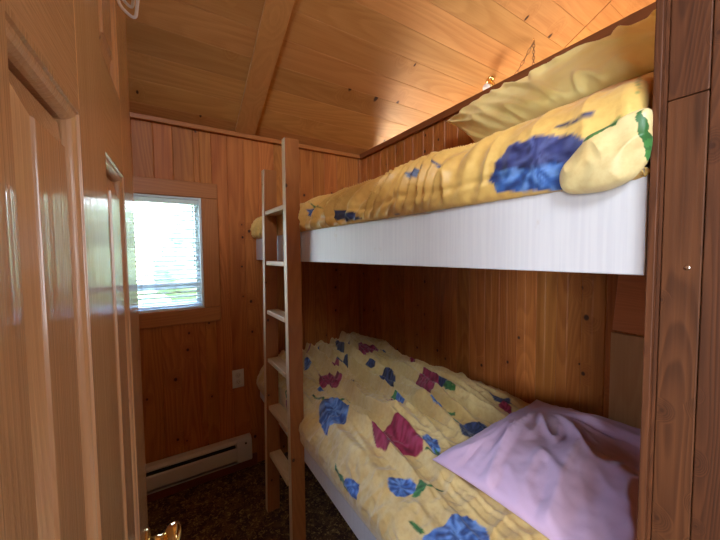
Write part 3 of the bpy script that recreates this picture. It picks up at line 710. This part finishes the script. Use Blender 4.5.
def puff(name, outline, mat, parent, colf, x0, bulge, n=40):
    cx = sum(p[0] for p in outline)/len(outline); cz = sum(p[1] for p in outline)/len(outline); m_ = len(outline)*12
    def O(t):
        k = t*len(outline); i = int(k) % len(outline); f_ = k-int(k); q = [outline[(i+d) % len(outline)] for d in (-1,0,1,2)]
        return [.5*(2*q[1][a] + (q[2][a]-q[0][a])*f_ + (2*q[0][a]-5*q[1][a]+4*q[2][a]-q[3][a])*f_*f_ + (3*q[1][a]-q[0][a]-3*q[2][a]+q[3][a])*f_**3) for a in (0,1)]
    mb = MB(); cols = []
    for side in (-1, 1):
        for i in range(n+1):
            r_ = max(.002, math.sin(math.pi/2*i/n)) if side < 0 else max(.002, math.cos(math.pi/2*i/n))
            for j in range(m_):
                a = O(j/m_); yy = cy_ = cx + (a[0]-cx)*r_; zz_ = cz + (a[1]-cz)*r_
                h = math.sqrt(max(0, 1-r_**2.4)); w_ = .006*(1-2*abs(N(yy*28, zz_*20, 51)))*min(1, h*2)
                mb.v.append((x0 + side*h*bulge*(1 if side < 0 else .5) + (-w_ if side < 0 else 0), yy, zz_)); cols.append((*colf(yy, zz_), 1))
    rows = 2*(n+1)
    for i in range(rows-1):
        for j in range(m_):
            k = (j+1) % m_; mb.f.append((i*m_+j, i*m_+k, (i+1)*m_+k, (i+1)*m_+j)); mb.smooth.append(True)
    o = obj(name, mb, mat, parent, colors=cols); return o
def corner_col(y, z):
    for P in CORNER_GREEN:
        if inpoly(y + .003*N(y*80, z*80), z + .003*N(y*80, z*80, 5), P): return INK['green'][0] if N(y*60, z*60, 2) < .1 else INK['green'][1]
    t = max(0, min(1, .35 + 1.2*N(y*14, z*14, 61)))
    return tuple(a + (b-a)*t for a, b in zip((.86,.72,.36), (.80,.58,.22)))
CORNER_GREEN = [[(.226,1.533),(.217,1.543),(.204,1.550),(.194,1.553),(.183,1.549),(.186,1.540),(.199,1.538),(.209,1.533),(.220,1.528)], [(.164,1.550),(.157,1.552),(.153,1.529),(.1475,1.512),(.146,1.499),(.147,1.482),(.153,1.481),(.1555,1.492),(.1545,1.501),(.160,1.517)]]
CO = [(.252,1.462), (.262,1.490), (.246,1.515), (.225,1.538), (.192,1.548), (.167,1.556), (.152,1.552), (.150,1.525), (.150,1.502), (.157,1.482), (.175,1.464), (.208,1.456)]
puff('folded_corner', CO, M['satin'], du_, corner_col, .552, .020)['label'] = 'pale yellow folded over duvet corner with a green leaf print'

def mattress(z0, z1, x0, x1, label):
    mb = MB(); mb.box((x0, .20, z0), (x1, 2.055, z1))
    return solo('mattress', mb, M['mattress'], label, 'mattress', bevel=.03)
mattress(.467, .605, BX+.045, SX-.045, 'plain mattress lying under the tulip duvet of the lower bunk')
mattress(1.367, 1.520, BX+.042, SX-.045, 'plain mattress lying under the duvet of the upper bunk')

def pillow(name, cs, T, mat, label, wr, nu=110, nv=80, bulge=.0, sharp=.55):
    """cs: corners 00,10,11,01; T thickness; wr(u,v) wrinkle on top"""
    cs = [Vector(c) for c in cs]; nrm = ((cs[1]-cs[0]).cross(cs[3]-cs[0])).normalized()
    if nrm.z < 0: nrm = -nrm
    mb = MB(); idx = {}
    def P(u, v, side):
        p = cs[0]*(1-u)*(1-v) + cs[1]*u*(1-v) + cs[2]*u*v + cs[3]*(1-u)*v
        cen = (cs[0]+cs[1]+cs[2]+cs[3])/4
        a, b = 2*u-1, 2*v-1
        pull = .055*((1-a*a)*abs(b)**6 + (1-b*b)*abs(a)**6)      # edges drawn inward between the corners
        p = p + (cen-p)*pull
        h = T*((1-abs(a)**2.6)*(1-abs(b)**2.6))**sharp
        if side > 0: return p + nrm*(h + wr(u, v)*min(1, h/T*2.2) )
        return p - nrm*h*.35
    for side in (1, -1):
        for j in range(nv+1):
            for i in range(nu+1):
                if side < 0 and (i in (0, nu) or j in (0, nv)): idx[(side,i,j)] = idx[(1,i,j)]; continue
                idx[(side,i,j)] = len(mb.v); mb.v.append(tuple(P(i/nu, j/nv, side)))
        for j in range(nv):
            for i in range(nu):
                q = (idx[(side,i,j)], idx[(side,i+1,j)], idx[(side,i+1,j+1)], idx[(side,i,j+1)])
                mb.f.append(q if side > 0 else q[::-1]); mb.smooth.append(True)
    o = solo(name, mb, mat, label, 'pillow')
    if sum(p.normal.dot(nrm) for p in list(o.data.polygons)[:nu*nv:53]) < 0: o.data.flip_normals()
    return o
def pinkwr(u, v):
    x, y = u*.62, v*.55; th = math.atan2(v-.16, u-.80); rr = math.hypot(v-.16, u-.80)
    fan = min(1, max(0, rr-.06)*3)*(.030*max(0, 1-abs(N(th*2.4, rr*1.3, 36))*4.2) + .011*max(0, 1-abs(N(th*6, rr*3, 37))*3.2))
    a = R(38 + 40*N(x*2, y*2, 31)); ac = math.cos(a)*x - math.sin(a)*y; al = math.sin(a)*x + math.cos(a)*y
    k = .4 + .6*max(0, 1-abs(u-.45)*1.6)
    return fan*k*1.15 + .014*N(x*6, y*6, 35) + .003*N(x*30, y*30, 34) - .012
pillow('pillow', [(.715,.700,.724), (1.318,.700,.760), (1.335,.185,.760), (.715,.185,.722)], .076, M['pink'],
       'lilac pink cotton pillow lying at the head of the lower bunk', pinkwr)
def yelwr(u, v):
    x, y = u*.85, v*.34
    return .018*max(0, 1-abs(N(x*12 + y*7, y*4, 41))*3.6) + .010*N(x*5, y*6, 42) + .004*N(x*24, y*24, 43) - .004
pillow('pillow', [(1.045,.790,1.765), (.86,.185,1.735), (1.215,.185,2.02), (1.262,1.145,2.025)], .065, M['yellow'],
       'pale yellow satin pillow propped against the wall on the upper bunk', yelwr, nu=130, nv=60)

# ------------------------------------------------------------------ light fittings beyond the partition
sp = empty('ceiling_spotlight', ceil_pt(1.90, 1.40, 0), 'small brass spotlight with white bulb on the ceiling past the wall', 'light')
up = Vector((0, -SL, -1)).normalized(); b0_ = Vector(ceil_pt(1.93, 1.37, 0))
obj('canopy', MB().lathe([(.0005, .030), (.006, .030), (.014, .020), (.016, .006)], b0_, up, 24), M['brass'], sp)
obj('stem', MB().tube([b0_ + up*.014, b0_ + up*.035, b0_ + up*.05 + Vector((-.012,0,0))], .005, 8), M['brass'], sp)
h = b0_ + up*.05 + Vector((-.012,0,0)); ax = Vector((-.9, .05, -.55)).normalized()
obj('lamp_head', MB().lathe([(-.012, .006), (-.008, .018), (.02, .022), (.045, .026), (.046, .022)], h, ax, 24), M['brass'], sp)
obj('bulb', MB().lathe([(.0465, .012), (.050, .021), (.062, .025), (.076, .020), (.083, .008)], h, ax, 24), M['glass_white'], sp)
ch = empty('hanging_lamp', ceil_pt(1.978, 1.107, 0), 'lamp hanging on a thin swagged chain from the ceiling past the wall', 'lamp')
hp = Vector(ceil_pt(1.978, 1.107, 0))
obj('ceiling_hook', MB().tube([hp, hp+Vector((0,0,-.012)), hp+Vector((.007,0,-.02)), hp+Vector((0,0,-.028)), hp+Vector((-.006,0,-.022))], .0018, 8), M['brass'], ch)
def chain(p, q, sag, n):
    mb = MB(); p, q = Vector(p), Vector(q)
    P = [p.lerp(q, i/n) + Vector((0,0,-sag*4*(i/n)*(1-i/n))) for i in range(n+1)]
    for i in range(n):
        a, b = P[i], P[i+1]; d = (b-a); L = d.length*.62; c = (a+b)/2; d.normalize()
        s = d.orthogonal().normalized()
        if i % 2: s = d.cross(s)
        pts = [c + d*L*math.cos(t) + s*.0075*math.sin(t) for t in [2*math.pi*k/10 for k in range(11)]]
        mb.tube(pts, .0021, 6, caps=False)
    return mb
lampz = 2.15; M['bronze'] = plain('dull_bronze', (.30,.17,.08), .45, .8, .02)
obj('chain', chain(hp+Vector((0,0,-.02)), (hp.x, hp.y, lampz+.10), 0, 22), M['bronze'], ch)
obj('chain', chain(hp+Vector((0,0,-.02)), (hp.x-.12, hp.y+.52, zc(hp.y+.52)-.03), .16, 30), M['bronze'], ch)
obj('lamp_shade', MB().lathe([(0, .03), (.02, .06), (.10, .11), (.16, .14), (.158, .137), (.10, .106), (.02, .055)], (hp.x, hp.y, lampz+.09), (0,0,-1), 32), M['glass_white'], ch)

# ------------------------------------------------------------------ lights
def area(name, loc, target, sx, sy, power, col):
    l = bpy.data.lights.new(name, 'AREA'); l.shape = 'RECTANGLE'; l.size = sx; l.size_y = sy; l.energy = power; l.color = col
    o = bpy.data.objects.new(name, l); C.objects.link(o); o.location = loc
    o.rotation_euler = (Vector(target)-Vector(loc)).to_track_quat('-Z', 'Y').to_euler(); return o
area('high_window_daylight', (-1.2, -2.15, 3.05), (.6, .9, 1.1), 1.6, .8, 62, (.80,.90,1.0))
area('added_door_fill', (1.9, -2.25, 1.45), (0, .3, 1.4), 1.6, 1.3, 30, (.86,.93,1.0))  # unseen fill added to brighten the face of the open door
area('added_underbunk_fill', (-2.45, -1.15, 1.35), (.6, .5, 1.1), 1.3, 1.1, 64, (.86,.93,1.0))  # unseen fill added from the left to lift the wall under the upper bunk
area('neighbour_window_daylight', (2.05, D-.02, 1.38), (1.9, 1.2, 1.9), .6, .64, 18, (1.0,.95,.90))
lb = bpy.data.lights.new('lamp_bulb', 'POINT'); lb.energy = 9; lb.color = (1.0,.62,.30); lb.shadow_soft_size = .12
lo = bpy.data.objects.new('lamp_bulb', lb); C.objects.link(lo); lo.location = (2.55, .85, 2.15)
pt = area('window_portal', ((WX0+WX1)/2, D+.10, (WZ0+WZ1)/2), ((WX0+WX1)/2, 0, (WZ0+WZ1)/2), WX1-WX0, WZ1-WZ0, 1, (1,1,1))
pt.data.cycles.is_portal = True

wd = bpy.data.worlds.new('daylight'); bpy.context.scene.world = wd; wd.use_nodes = True
nt = wd.node_tree; bg = nt.nodes['Background']
tc = node(nt, 'ShaderNodeTexCoord'); se = node(nt, 'ShaderNodeSeparateXYZ'); nt.links.new(tc.outputs['Generated'], se.inputs[0])
c = mix(nt, mapr(nt, se.outputs[2], 0, .5), (.86,.93,1.0), (.30,.54,1.0))
nt.links.new(c, bg.inputs[0]); bg.inputs[1].default_value = 13.0
sun = bpy.data.lights.new('sun', 'SUN'); sun.energy = 28; sun.angle = .02; sun.color = (1,.95,.88)
so = bpy.data.objects.new('sun', sun); C.objects.link(so); so.rotation_euler = (R(38), R(10), R(10))   # high, from behind the house

# ------------------------------------------------------------------ camera
from mathutils import Matrix
yaw, pit, rol = R(32.93), R(2.95), R(-.556)
f = Vector((math.sin(yaw)*math.cos(pit), math.cos(yaw)*math.cos(pit), -math.sin(pit)))
r = Vector((math.cos(yaw), -math.sin(yaw), 0)); u = r.cross(f)
r2 = r*math.cos(rol) + u*math.sin(rol); u2 = u*math.cos(rol) - r*math.sin(rol)
cam = bpy.data.cameras.new('camera'); co = bpy.data.objects.new('camera', cam); C.objects.link(co)
m = Matrix((r2, u2, -f)).transposed().to_4x4(); m.translation = Vector((0, 0, 1.37)); co.matrix_world = m
cam.sensor_width = 36; cam.lens = 322.1*36/720; cam.clip_start = .005
sc = bpy.context.scene; sc.camera = co
sc.view_settings.view_transform = 'Standard'; sc.view_settings.look = 'None'; sc.view_settings.gamma = 1; sc.view_settings.use_curve_mapping = False
sc.view_settings.exposure = 1.2
